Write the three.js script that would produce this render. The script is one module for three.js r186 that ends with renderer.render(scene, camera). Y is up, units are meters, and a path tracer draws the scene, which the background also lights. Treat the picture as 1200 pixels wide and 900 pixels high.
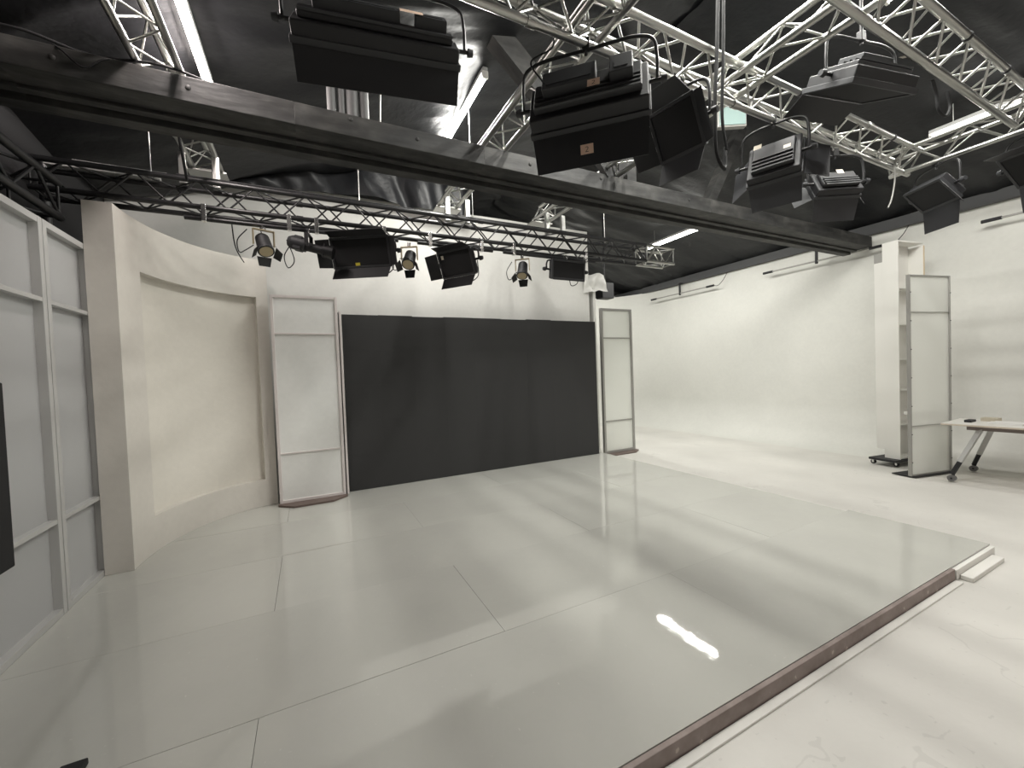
import * as THREE from 'three';
import { RoundedBoxGeometry } from 'three/addons/geometries/RoundedBoxGeometry.js';
import { mergeGeometries, mergeVertices, toCreasedNormals } from 'three/addons/utils/BufferGeometryUtils.js';
import { ImprovedNoise } from 'three/addons/math/ImprovedNoise.js';
import { RectAreaLightUniformsLib } from 'three/addons/lights/RectAreaLightUniformsLib.js';

// ---------------------------------------------------------------- camera, exposure, light levels
const scene = new THREE.Scene();
scene.background = new THREE.Color(0x000000);
const renderer = new THREE.WebGLRenderer({ antialias: true });
renderer.toneMapping = THREE.LinearToneMapping;
renderer.toneMappingExposure = 2.0;
renderer.shadowMap.enabled = true;
RectAreaLightUniformsLib.init();
const camera = new THREE.PerspectiveCamera(86.76, 4 / 3, 0.05, 60);
{
  const yaw = 0.463974, pitch = -0.0262727, roll = -0.0378503;
  const f = new THREE.Vector3(Math.sin(yaw) * Math.cos(pitch), Math.sin(pitch), -Math.cos(yaw) * Math.cos(pitch));
  const r = new THREE.Vector3(Math.cos(yaw), 0, Math.sin(yaw));
  const u = new THREE.Vector3().crossVectors(r, f);
  const r2 = r.clone().multiplyScalar(Math.cos(roll)).addScaledVector(u, Math.sin(roll));
  const u2 = u.clone().multiplyScalar(Math.cos(roll)).addScaledVector(r, -Math.sin(roll));
  camera.matrixAutoUpdate = true;
  camera.position.set(0, 1.55, 0);
  camera.quaternion.setFromRotationMatrix(new THREE.Matrix4().makeBasis(r2, u2, f.clone().negate()));
}
// fluorescent battens: [x, height, z centre, colour, level, sideways spread in degrees, label]
const TUBE_LEVEL = 57, TUBE_GLOW = 11;
const WHITE_TUBE = [1.0, 0.985, 0.925], PINK_TUBE = [1.0, 0.90, 0.86];
const TUBES = [
  [-0.66, 4.16, -3.62, PINK_TUBE, 1.0, 55, 'pinkish glowing fluorescent tube above the timber beam near the left silver truss'],
  [1.90, 4.86, -4.92, WHITE_TUBE, 1.4, 36, 'glowing fluorescent tube hung under black sheeting behind the timber beam'],
  [7.10, 4.30, -6.20, WHITE_TUBE, 1.0, 0, 'glowing fluorescent tube low on the roof slope beyond the end of the black truss'],
  [6.50, 4.45, -9.50, WHITE_TUBE, 1.05, 0, 'fluorescent tube over the far white cove, hidden behind the white back flat'],
  [7.10, 4.30, -1.47, WHITE_TUBE, 0.35, 12, 'glowing fluorescent tube seen through the silver truss frame'],
  [2.45, 4.92, -2.00, WHITE_TUBE, 1.3, 35, 'fluorescent tube under the left roof slope over the middle of the stage'],
  [3.30, 5.08, -1.95, WHITE_TUBE, 1.3, 25, 'added unseen fluorescent tube under the roof beside the ridge, softening the stage shadows'],  // added batten, out of view, to weaken truss shadow bands on the stage
  [4.30, 5.15, -1.55, WHITE_TUBE, 1.2, 14, 'fluorescent tube under the roof ridge over the silver frame'],
  [5.10, 4.98, -1.15, WHITE_TUBE, 0.6, 10, 'added unseen fluorescent tube under the right roof slope, evening out the stage light'],  // another added batten above the view, evens out the stage light
  [4.60, 5.16, 3.20, PINK_TUBE, 0.85, 20, 'fluorescent tube near the roof ridge close to the front wall'],
  [7.10, 4.30, 2.90, PINK_TUBE, 0.5, 12, 'fluorescent tube under the right roof slope over the front floor'],
];

// ---------------------------------------------------------------- helpers
let seed = 12345;
const rnd = () => { seed = (seed * 1664525 + 1013904223) >>> 0; return seed / 4294967296; };
const rr = (a, b) => a + (b - a) * rnd();
const V = (x, y, z) => new THREE.Vector3(x, y, z);
const taken = {};
const numbered = n => { const k = taken[n] = (taken[n] ?? -1) + 1; return k ? `${n}_${String(k).padStart(3, '0')}` : n; };
const perlin = new ImprovedNoise();
const noise = (x, y, z = 0) => perlin.noise(x, y, z);

function metreUV(g) {                                   // box-projected texture coordinates in metres
  const p = g.attributes.position, n = p.count, uv = new Float32Array(n * 2);
  const a = V(), b = V(), c = V(), q = V();
  for (let i = 0; i < n; i += 3) {
    a.fromBufferAttribute(p, i); b.fromBufferAttribute(p, i + 1); c.fromBufferAttribute(p, i + 2);
    q.crossVectors(b.clone().sub(a), c.clone().sub(a));
    const x = Math.abs(q.x), y = Math.abs(q.y), z = Math.abs(q.z);
    for (let k = 0; k < 3; k++) {
      const j = i + k, X = p.getX(j), Y = p.getY(j), Z = p.getZ(j);
      if (y >= x && y >= z) { uv[2 * j] = X; uv[2 * j + 1] = Z; }
      else if (x >= z) { uv[2 * j] = Z; uv[2 * j + 1] = Y; }
      else { uv[2 * j] = X; uv[2 * j + 1] = Y; }
    }
  }
  g.setAttribute('uv', new THREE.BufferAttribute(uv, 2));
  return g;
}
function clean(g) {
  const o = g.index ? g.toNonIndexed() : g;
  for (const k of Object.keys(o.attributes)) if (!['position', 'normal', 'uv'].includes(k)) o.deleteAttribute(k);
  if (!o.attributes.uv) o.setAttribute('uv', new THREE.BufferAttribute(new Float32Array(o.attributes.position.count * 2), 2));
  return o;
}
function join(geos, keepUV = false) {
  const list = (Array.isArray(geos) ? geos : [geos]).map(clean);
  const g = list.length > 1 ? mergeGeometries(list) : list[0];
  return keepUV ? g : metreUV(g);
}
function part(name, geos, mat, parent, keepUV = false) {
  const m = new THREE.Mesh(join(geos, keepUV), mat);
  m.name = parent === scene ? numbered(name) : name;
  m.castShadow = m.receiveShadow = true;
  parent.add(m);
  return m;
}
function shared(name, geo, mat, parent) {
  const m = new THREE.Mesh(geo, mat); m.name = name; m.castShadow = m.receiveShadow = true; parent.add(m); return m;
}
function tag(o, label, category, group) { o.userData.label = label; o.userData.category = category; if (group) o.userData.group = group; return o; }
function thing(name, label, category, pos = [0, 0, 0], turn = 0, group) {
  const o = new THREE.Group(); o.name = numbered(name); o.position.set(...pos); o.rotation.y = turn; scene.add(o);
  return tag(o, label, category, group);
}
function struct(name, geos, mat, keepUV = false) { const m = part(name, geos, mat, scene, keepUV); m.name = name; m.userData.kind = 'structure'; return m; }
const box = (x0, x1, y0, y1, z0, z1, r = 0) => {
  const w = x1 - x0, h = y1 - y0, d = z1 - z0;
  const g = r ? new RoundedBoxGeometry(w, h, d, 2, Math.min(r, w / 2.01, h / 2.01, d / 2.01)) : new THREE.BoxGeometry(w, h, d);
  return g.translate((x0 + x1) / 2, (y0 + y1) / 2, (z0 + z1) / 2);
};
const UPV = V(0, 1, 0);
function rod(a, b, r, seg = 8, r2 = r) {
  const d = b.clone().sub(a), L = d.length();
  return new THREE.CylinderGeometry(r2, r, L, seg).applyQuaternion(new THREE.Quaternion().setFromUnitVectors(UPV, d.normalize())).translate((a.x + b.x) / 2, (a.y + b.y) / 2, (a.z + b.z) / 2);
}
const pipe = (pts, r, seg = 24, rad = 8) => new THREE.TubeGeometry(new THREE.CatmullRomCurve3(pts.map(p => p.isVector3 ? p : V(...p))), seg, r, rad);
function bar(a, b, w, h) {                                // square-section timber between two points
  const d = b.clone().sub(a), L = d.length();
  return new THREE.BoxGeometry(w, L, h).applyQuaternion(new THREE.Quaternion().setFromUnitVectors(UPV, d.normalize())).translate((a.x + b.x) / 2, (a.y + b.y) / 2, (a.z + b.z) / 2);
}

// ---------------------------------------------------------------- textures and materials
const lattice = [];
for (let i = 0; i < 4096; i++) lattice.push(rnd());
function wrapNoise(x, y, per, ox = 0) {
  const xi = Math.floor(x), yi = Math.floor(y), fx = x - xi, fy = y - yi;
  const m = v => ((v % per) + per) % per, L = (a, b) => lattice[(m(a) * 131 + m(b) * 57 + ox * 977 + (m(a) * m(b) * 17)) & 4095];
  const s = t => t * t * (3 - 2 * t), u = s(fx), v = s(fy);
  return (L(xi, yi) * (1 - u) + L(xi + 1, yi) * u) * (1 - v) + (L(xi, yi + 1) * (1 - u) + L(xi + 1, yi + 1) * u) * v;
}
function fbm(u, v, base, oct, ox = 0) { let s = 0, a = 0.5, t = 0, p = base; for (let i = 0; i < oct; i++) { s += a * wrapNoise(u * p, v * p, p, ox + i * 3); t += a; a *= 0.55; p *= 2; } return s / t; }
function texture(size, metres, fn, srgb = true) {
  const d = new Uint8Array(size * size * 4);
  for (let j = 0; j < size; j++) for (let i = 0; i < size; i++) {
    const c = fn(i / size, j / size), k = 4 * (j * size + i);
    for (let q = 0; q < 3; q++) d[k + q] = Math.max(0, Math.min(255, Math.round(255 * (Array.isArray(c) ? c[q] : c))));
    d[k + 3] = 255;
  }
  const t = new THREE.DataTexture(d, size, size); t.wrapS = t.wrapT = THREE.RepeatWrapping; t.magFilter = THREE.LinearFilter; t.minFilter = THREE.LinearMipmapLinearFilter;
  t.generateMipmaps = true; t.repeat.set(1 / metres, 1 / metres); if (srgb) t.colorSpace = THREE.SRGBColorSpace; t.needsUpdate = true;
  return t;
}
const lin = (r, g, b) => new THREE.Color().setRGB(r, g, b);
const std = o => new THREE.MeshStandardMaterial({ side: THREE.DoubleSide, ...o });
const paintMottle = texture(512, 2.6, (u, v) => 0.94 + 0.045 * (fbm(u, v, 4, 5) - 0.5) + 0.02 * (fbm(u, v, 64, 2, 7) - 0.5));
const paintBump = texture(512, 0.9, (u, v) => fbm(u, v, 16, 5, 2), false);
const scuff = texture(1024, 3.4, (u, v) => {
  const m = 0.93 + 0.12 * (fbm(u, v, 4, 6, 3) - 0.5);
  const s = Math.abs(fbm(u, v, 6, 4, 11) - 0.5) < 0.006 && fbm(u, v, 12, 2, 21) > 0.56 ? -0.035 : 0;
  const d = fbm(u, v, 128, 1, 5) > 0.95 ? -0.04 : 0;
  return m + s + d;
});
const stageTone = texture(1024, 3.1, (u, v) => {
  const m = 0.95 + 0.06 * (fbm(u, v, 5, 5, 9) - 0.5);
  const d = fbm(u, v, 180, 1, 15) > 0.975 ? 0.14 : 0;
  return m + d;
});
const stageGloss = texture(512, 2.3, (u, v) => 0.42 + 0.5 * (fbm(u, v, 6, 5, 4) - 0.3), false);
const grain = texture(512, 1.6, (u, v) => { const g = fbm(u * 0.25 + 0.02 * fbm(u, v, 8, 3), v, 24, 4, 6); const k = fbm(u, v, 9, 4, 13); return [0.55 + 0.5 * (g - 0.5) + 0.5 * (k - 0.5), 0.55 + 0.5 * (g - 0.5) + 0.48 * (k - 0.5), 0.55 + 0.5 * (g - 0.5) + 0.45 * (k - 0.5)]; });
const grainBump = texture(512, 1.6, (u, v) => fbm(u * 0.25, v, 24, 4, 6), false);
const clothBump = texture(512, 1.1, (u, v) => 0.6 * fbm(u, v, 5, 4, 8) + 0.4 * Math.abs(fbm(u, v, 7, 4, 17) - 0.5) * 2, false);
const edgeWear = texture(512, 1.2, (u, v) => { const k = fbm(u, v, 12, 5, 19); return k > 0.66 ? [0.74, 0.69, 0.65] : [0.56 + 0.2 * (k - 0.5), 0.51 + 0.2 * (k - 0.5), 0.49 + 0.2 * (k - 0.5)]; });

const mat = {
  cyc: std({ color: lin(0.80, 0.80, 0.755), map: paintMottle, roughness: 0.75, bumpMap: paintBump, bumpScale: 0.0005 }),
  floorPaint: std({ color: lin(0.76, 0.745, 0.70), map: scuff, roughness: 0.6, bumpMap: paintBump, bumpScale: 0.001 }),
  flat: std({ color: lin(0.78, 0.775, 0.74), map: paintMottle, roughness: 0.85, bumpMap: paintBump, bumpScale: 0.0006 }),
  niche: std({ color: lin(0.72, 0.69, 0.635), map: paintMottle, roughness: 0.7, bumpMap: paintBump, bumpScale: 0.001 }),
  nicheInnerLit: std({ color: lin(0.77, 0.74, 0.67), map: paintMottle, roughness: 0.75, bumpMap: paintBump, bumpScale: 0.001 }),  // niche colour made lighter: warm light in the recess put into it
  stage: new THREE.MeshPhysicalMaterial({ side: THREE.DoubleSide, color: lin(0.54, 0.54, 0.50), map: stageTone, roughness: 0.06, roughnessMap: stageGloss, ior: 1.58, bumpMap: paintBump, bumpScale: 0.00025 }),
  stageEdge: std({ color: 0xffffff, map: edgeWear, roughness: 0.7 }),
  wallDark: std({ color: lin(0.012, 0.012, 0.013), roughness: 0.9 }),
  wallPlain: std({ color: lin(0.42, 0.40, 0.38), map: paintMottle, roughness: 0.85 }),
  sheet: new THREE.MeshPhysicalMaterial({ side: THREE.DoubleSide, specularIntensity: 0.6, color: lin(0.010, 0.0105, 0.012), roughness: 0.45, bumpMap: clothBump, bumpScale: 0.008 }),
  timber: std({ color: lin(0.11, 0.109, 0.104), map: grain, roughness: 0.65, bumpMap: grainBump, bumpScale: 0.006 }),
  eave: std({ color: lin(0.055, 0.056, 0.058), roughness: 0.6 }),
  silver: std({ color: lin(0.42, 0.42, 0.40), metalness: 1, roughness: 0.3 }),
  blackMetal: std({ color: lin(0.012, 0.012, 0.013), roughness: 0.42 }),
  blackPaint: std({ color: lin(0.014, 0.014, 0.016), roughness: 0.6 }),
  charcoal: std({ color: lin(0.03, 0.031, 0.034), roughness: 0.6 }),
  louvre: std({ color: lin(0.006, 0.006, 0.007), roughness: 0.8 }),
  screen: std({ color: lin(0.030, 0.030, 0.030), roughness: 0.85 }),
  pane: std({ color: lin(0.90, 0.91, 0.885), map: paintMottle, roughness: 0.55 }),
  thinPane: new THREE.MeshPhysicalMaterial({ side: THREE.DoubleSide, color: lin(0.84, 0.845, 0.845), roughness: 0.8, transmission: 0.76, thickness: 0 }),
  clearPane: new THREE.MeshPhysicalMaterial({ side: THREE.DoubleSide, color: lin(0.93, 0.94, 0.91), roughness: 0.8, transmission: 0.6, thickness: 0 }),
  frameGrey: std({ color: lin(0.36, 0.355, 0.335), metalness: 0.3, roughness: 0.5 }),
  framePink: std({ color: lin(0.66, 0.615, 0.60), roughness: 0.5 }),
  frosted: new THREE.MeshPhysicalMaterial({ side: THREE.DoubleSide, color: lin(0.90, 0.91, 0.88), roughness: 0.7, transmission: 0.5, thickness: 0 }),
  brownPly: std({ color: lin(0.13, 0.095, 0.082), roughness: 0.6 }),
  plyEdge: std({ color: lin(0.62, 0.50, 0.34), roughness: 0.7 }),
  whiteWood: std({ color: lin(0.76, 0.75, 0.71), roughness: 0.65 }),
  rubber: std({ color: lin(0.007, 0.007, 0.008), roughness: 0.75 }),
  wheelGrey: std({ color: lin(0.16, 0.16, 0.16), roughness: 0.5 }),
  legGrey: std({ color: lin(0.52, 0.52, 0.51), metalness: 0.3, roughness: 0.45 }),
  tableWood: std({ color: lin(0.62, 0.55, 0.46), roughness: 0.5 }),
  underGrey: std({ color: lin(0.20, 0.17, 0.155), roughness: 0.6 }),
  paper: std({ color: lin(0.78, 0.78, 0.76), roughness: 0.85 }),
  card: std({ color: lin(0.55, 0.50, 0.40), roughness: 0.85 }),
  note: std({ color: lin(0.72, 0.52, 0.40), roughness: 0.85 }),
  tape: std({ color: lin(0.66, 0.60, 0.50), roughness: 0.85 }),
  chrome: std({ color: lin(0.75, 0.75, 0.74), metalness: 1, roughness: 0.25 }),
  brass: std({ color: lin(0.50, 0.42, 0.28), metalness: 0.6, roughness: 0.45 }),
  orange: std({ color: lin(0.62, 0.26, 0.12), roughness: 0.6 }),
  yellow: std({ color: lin(0.62, 0.52, 0.05), roughness: 0.6 }),
  conduit: std({ color: lin(0.10, 0.10, 0.10), roughness: 0.5 }),
  batten: std({ color: lin(0.40, 0.40, 0.39), roughness: 0.5 }),
  glass: std({ color: lin(0.36, 0.48, 0.46), roughness: 0.08, metalness: 0.2 }),  // greenish reflected light put into the glass colour
};

// ---------------------------------------------------------------- the room
const FL = -0.09, WX = 9.2, WTOP = 3.80;
struct('floor', box(-2.1, 7.32, FL - 0.12, FL, -10.6, 5), mat.floorPaint);
struct('floor_cove_side', box(7.32, WX + 0.2, FL - 0.13, FL - 0.012, -10.6, 5), mat.floorPaint);
{ // white infinity cove: right wall, rounded corner, far wall, as one swept sheet
  const path = [], Rc = 1.9, zb = -10.5;
  for (let i = 0; i <= 30; i++) path.push([WX, 4.9 - (4.9 - (zb + Rc)) * i / 30, -1, 0]);
  for (let i = 1; i <= 24; i++) { const a = i / 24 * Math.PI / 2; path.push([WX - Rc + Rc * Math.cos(a), zb + Rc - Rc * Math.sin(a), -Math.cos(a), Math.sin(a)]); }
  for (let i = 1; i <= 20; i++) path.push([WX - Rc - (WX - Rc + 2.0) * i / 20, zb, 0, 1]);
  const prof = [], R = 0.8;
  for (let i = 0; i <= 14; i++) { const a = i / 14 * Math.PI / 2; prof.push([R - R * Math.sin(a), FL - 0.011 + R - R * Math.cos(a)]); }
  for (let i = 1; i <= 14; i++) prof.push([0, FL + R + (WTOP - FL - R) * i / 14]);
  const pos = [], uv = [], idx = [], nP = prof.length; let s = 0;
  path.forEach((p, i) => {
    if (i) s += Math.hypot(p[0] - path[i - 1][0], p[1] - path[i - 1][1]);
    let h = 0;
    prof.forEach(([d, y], j) => {
      if (j) h += Math.hypot(d - prof[j - 1][0], y - prof[j - 1][1]);
      const w = 0.012 * noise(s * 0.5, y * 1.1, 3.3) * (y > 0.3 ? 1 : 0);
      pos.push(p[0] + p[2] * (d + w), y, p[1] + p[3] * (d + w)); uv.push(s, h);
    });
  });
  for (let i = 0; i + 1 < path.length; i++) for (let j = 0; j + 1 < nP; j++) { const a = i * nP + j; idx.push(a, a + 1, a + nP, a + 1, a + nP + 1, a + nP); }
  const g = new THREE.BufferGeometry();
  g.setAttribute('position', new THREE.Float32BufferAttribute(pos, 3)); g.setAttribute('uv', new THREE.Float32BufferAttribute(uv, 2)); g.setIndex(idx); g.computeVertexNormals();
  const cut = (name, a, b) => { const q = g.clone(); q.setIndex(idx.slice(a * (nP - 1) * 6, b * (nP - 1) * 6)); struct(name, q, mat.cyc, true); };
  cut('wall_right', 0, 30); cut('wall_right_corner', 30, 54); cut('wall_far_cove', 54, 74);
}
struct('wall_right_backing', box(WX + 0.03, WX + 0.2, FL, WTOP + 0.3, -10.8, 5), mat.wallPlain);
struct('wall_far', box(-2.1, WX + 0.2, FL, 6.2, -10.85, -10.65), mat.wallDark);
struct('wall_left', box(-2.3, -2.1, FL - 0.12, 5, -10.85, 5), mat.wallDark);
struct('wall_front', box(-2.3, WX + 0.2, FL - 0.12, 6.2, 5, 5.2), mat.wallPlain);
{ // flat behind the screen, papered white, slightly uneven
  const g = new THREE.PlaneGeometry(7.2, 4.4, 90, 54); const p = g.attributes.position;
  for (let i = 0; i < p.count; i++) { const x = p.getX(i), y = p.getY(i); p.setZ(i, 0.02 * noise(x * 0.8 + y * 0.5, y * 0.6, 1.7) + 0.006 * noise(x * 3 + y, y * 1.5, 5.1)); }
  g.computeVertexNormals(); g.translate(1.5, FL + 2.2, -6.6);
  struct('wall_back', [g, box(-2.1, 5.1, FL, 4.31, -6.72, -6.64)], mat.flat);
}
struct('wall_back_return', [bar(V(5.24, FL, -6.82), V(5.24, 3.22, -6.82), 0.06, 0.42).translate(0, 0, 0)], mat.flat);
// roof slopes clad in black sheeting
const RX = 4, RH = 5.5;
const roofY = x => x > RX ? RH - (x - RX) * (RH - 3.95) / (WX - RX) : RH - (RX - x) * 0.275;
function sheeting(x0, x1, z0, z1, nx, nz, k) {
  const g = new THREE.PlaneGeometry(1, 1, nx, nz), p = g.attributes.position;
  for (let i = 0; i < p.count; i++) {
    const a = p.getX(i) + 0.5, b = p.getY(i) + 0.5, x = x0 + (x1 - x0) * a, z = z0 + (z1 - z0) * b;
    const bay = 0.5 - 0.5 * Math.cos(2 * Math.PI * (z + 3.75) / 3.6);
    const cr = Math.abs(noise(x * 0.45 + 4, z * 1.7 + 0.7 * noise(x * 0.8, z * 0.7, k), k)) + 0.25 * Math.abs(noise(x * 1.3, z * 3.2, k + 9));
    p.setXYZ(i, x, roofY(x) - 0.05 * bay + 0.10 * cr + 0.06 * noise(x * 0.7, z * 0.6, k + 3), z);
  }
  g.computeVertexNormals();
  return g;
}
struct('ceiling_left', sheeting(-2.3, RX + 0.02, -10.9, 5.1, 90, 280, 1.3), mat.sheet);
struct('ceiling_right', sheeting(RX - 0.02, WX + 0.3, -10.9, 5.1, 80, 280, 7.7), mat.sheet);
struct('roof_deck', [bar(V(RX, RH + 0.35, -2.9), V(-2.5, roofY(-2.5) + 0.35, -2.9), 0.1, 16.4), bar(V(RX, RH + 0.35, -2.9), V(WX + 0.4, roofY(WX) + 0.2, -2.9), 0.1, 16.4)], mat.wallDark);
{ // eave board along the top of the right wall
  struct('trim_1', box(WX - 0.10, WX + 0.02, WTOP - 0.01, WTOP + 0.16, -10.4, 5), mat.eave);
}
{ // black sheeting hung behind the black truss, gathered in folds
  const g = new THREE.PlaneGeometry(1, 1, 160, 30), p = g.attributes.position;
  for (let i = 0; i < p.count; i++) {
    const a = p.getX(i) + 0.5, b = p.getY(i) + 0.5, x = -2.05 + 4.55 * a;
    const lo = 4.20 + 0.05 * Math.sin(x * 2.1), hi = roofY(x) + 0.12, y = lo + (hi - lo) * b;
    const f = noise(x * 2.2 + (b - 1) * 0.9 * Math.sin(x * 1.3), 2.2, b * 0.5) * 0.16 + noise(x * 5.5 + b, 7.1, b) * 0.05;
    p.setXYZ(i, x, y, -6.36 + f - 0.0 * b);
  }
  g.computeVertexNormals();
  tag(part('black_drape', g, mat.sheet, scene), 'shiny black plastic sheet hanging in folds above the white back flat', 'drape');
}

// ---------------------------------------------------------------- stage of laid boards
{
  const st = new THREE.Group(); st.name = 'stage_platform'; scene.add(st);
  tag(st, 'low stage of glossy light grey boards laid in front of the black screen', 'stage');
  const zs = [-1.22, -2.2, -3.18, -4.155, -5.13, -6.1];
  part('subframe', box(-1.98, 4.86, FL, -0.03, -6.4, -1.30), mat.brownPly, st);
  for (let r = 0; r < 6; r++) {
    const z1 = zs[r], z0 = r < 5 ? zs[r + 1] : -6.45;
    const cuts = r % 2 ? [-1.98, -1.65, 0.99, 3.63] : [-1.98, -0.277, 2.365];
    const edge = r === 0 ? 4.955 : r === 1 ? 4.90 : 4.885;
    const list = [...cuts, edge];
    for (let i = 0; i + 1 < list.length; i++) {
      const w = list[i + 1] - list[i] - 0.0018, d = z1 - z0 - 0.0018;
      const b = part('board', new RoundedBoxGeometry(w, 0.022, d, 2, 0.0012), mat.stage, st);
      b.position.set((list[i] + list[i + 1]) / 2, -0.0125, (z0 + z1) / 2);
      b.rotation.set(rr(-0.0016, 0.0016), 0, rr(-0.0006, 0.0006));
    }
  }
  part('edge_board', box(-1.98, 4.16, FL + 0.001, -0.004, -1.219, -1.195, 0.003), mat.stageEdge, st);
  part('edge_board', box(4.17, 4.94, FL + 0.001, -0.012, -1.219, -1.190, 0.003), mat.whiteWood, st);
  part('side_board', box(4.862, 4.88, FL + 0.001, -0.026, -6.4, -1.30, 0.003), mat.whiteWood, st);
}
tag(part('timber_batten', [box(-1.9, 4.15, FL, FL + 0.012, -1.192, -1.15, 0.003)], mat.whiteWood, scene), 'thin white wooden batten lying along the foot of the stage edge', 'batten');
tag(part('wooden_block', [box(4.22, 4.86, FL, FL + 0.035, -1.188, -1.12, 0.006)], mat.whiteWood, scene), 'short white-painted plank against the corner of the stage edge', 'plank');

// ---------------------------------------------------------------- black video wall
{
  const t = thing('video_wall', 'large matt black LED video wall standing at the back of the grey stage', 'screen', [2.603, 0, -6.02]);
  const W = 4.315, H = 2.435, nx = 9, ny = 5;
  part('backing_frame', box(-W / 2 + 0.02, W / 2 - 0.02, 0.0, H - 0.03, -0.11, -0.03), mat.blackMetal, t);
  const g = metreUV(clean(new RoundedBoxGeometry(W / nx - 0.0002, H / ny - 0.0002, 0.04, 1, 0.0004)));
  for (let j = 0; j < ny; j++) for (let i = 0; i < nx; i++) {
    const m = shared('panel', g, mat.screen, t);
    m.position.set(-W / 2 + (i + 0.5) * W / nx, 0.002 + (j + 0.5) * H / ny, -0.008);
    if (j === ny - 1) { const e = 0.006 + 0.005 * Math.sin(i * 2.3); m.scale.y = 1 + e / (H / ny); m.position.y += e / 2; }
  }
}

// ---------------------------------------------------------------- curved niche flat
{
  const t = thing('curved_niche_wall', 'tall cream set wall curving inwards with a recessed rectangular niche', 'set wall', [0, 0, 0]);
  const A = 1.09, B = 1.5, H = 3.09, rad = Math.PI / 180;
  const P = (th, off) => { const c = Math.cos(th), s = Math.sin(th), nx = c / A, nz = -s / B, l = Math.hypot(nx, nz); return [-0.3 + A * c + off * nx / l, -4.5 - B * s + off * nz / l]; };
  function arc(a0, a1, y0, y1, o0, o1, n = 24) {
    const pos = [], idx = []; const add = (p, y) => pos.push(p[0], y, p[1]);
    for (let i = 0; i <= n; i++) { const th = (a0 + (a1 - a0) * i / n) * rad; add(P(th, o0), y0); add(P(th, o0), y1); add(P(th, o1), y1); add(P(th, o1), y0); }
    for (let i = 0; i < n; i++) for (let k = 0; k < 4; k++) { const a = i * 4 + k, b = i * 4 + (k + 1) % 4, c = a + 4, d = b + 4; idx.push(a, b, c, b, d, c); }
    idx.push(0, 2, 1, 0, 3, 2); const e = n * 4; idx.push(e, e + 1, e + 2, e, e + 2, e + 3);
    const g = new THREE.BufferGeometry(); g.setAttribute('position', new THREE.Float32BufferAttribute(pos, 3)); g.setIndex(idx);
    return toCreasedNormals(g, 0.5);
  }
  part('pier', arc(179.5, 164, 0, H, 0, 0.19), mat.niche, t);
  part('end_post', arc(102.5, 96, 0, H, 0, 0.17), mat.niche, t);
  part('header', arc(164, 102.5, 2.62, H, 0, 0.17), mat.niche, t);
  part('sill', arc(164, 102.5, 0, 0.33, 0, 0.17), mat.niche, t);
  part('recessed_panel', arc(164.2, 102.3, 0.30, 2.65, 0.085, 0.12), mat.nicheInnerLit, t);
}

// ---------------------------------------------------------------- framed set panels
function framedPanel(name, label, pos, turn, o) {
  const t = thing(name, label, o.category || 'set panel', pos, turn, o.group);
  const { w, h, y0, f, d, rails } = o, fm = o.frame, pm = o.pane;
  for (const s of [-1, 1]) part('stile', box(s * (w / 2 - f / 2) - f / 2, s * (w / 2 - f / 2) + f / 2, y0, h, -d / 2, d / 2, 0.003), s > 0 && o.frameRight ? o.frameRight : fm, t);
  const ys = [y0 + f / 2, ...rails, h - f / 2];
  ys.forEach((y, i) => part('rail', box(-w / 2 + f, w / 2 - f, y - (i && i < ys.length - 1 ? o.thin : f) / 2, y + (i && i < ys.length - 1 ? o.thin : f) / 2, -d / 2, d / 2 - 0.003, 0.002), fm, t));
  for (let i = 0; i + 1 < ys.length; i++) part('pane', box(-w / 2 + f - 0.004, w / 2 - f + 0.004, ys[i] + (i ? o.thin : f) / 2 - 0.003, ys[i + 1] - (i + 2 < ys.length ? o.thin : f) / 2 + 0.003, -d / 2 + o.set, -d / 2 + o.set + 0.006), pm, t);
  return t;
}
function footPlate(t, w, back, front, y = 0) {           // dark plywood foot with clipped corners
  const s = new THREE.Shape(); s.moveTo(-w / 2, back); s.lineTo(w / 2, back); s.lineTo(w / 2, front * 0.35); s.lineTo(w * 0.28, front); s.lineTo(-w * 0.28, front); s.lineTo(-w / 2, front * 0.35); s.closePath();
  part('foot_plate', new THREE.ExtrudeGeometry(s, { depth: 0.022, bevelEnabled: false }).rotateX(Math.PI / 2).translate(0, y + 0.022, 0), mat.brownPly, t);
}
{
  const t = framedPanel('light_panel', 'tall white three-pane panel between the curved niche wall and the black screen', [0.0, 0, -5.87], 0, { w: 0.77, h: 2.64, y0: 0.022, f: 0.034, d: 0.07, rails: [0.645, 2.155], thin: 0.018, set: 0.045, frame: mat.framePink, pane: mat.pane });
  footPlate(t, 0.80, -0.06, 0.23);
  part('side_fin', box(0.385, 0.40, 0.022, 2.45, -0.10, -0.035, 0.002), mat.blackPaint, t);
  part('edge_strip', box(0.40, 0.425, 0.022, 2.46, -0.03, 0.035, 0.003), mat.framePink, t);
}
{
  const t = framedPanel('light_panel', 'tall narrow white three-pane panel with grey frame to the right of the black screen', [5.42, FL, -6.2], 0, { w: 0.77, h: 2.82, y0: 0.022, f: 0.045, d: 0.06, rails: [0.64, 2.25], thin: 0.022, set: 0.03, frame: mat.frameGrey, pane: mat.clearPane });
  footPlate(t, 0.86, -0.10, 0.2);
}
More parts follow.
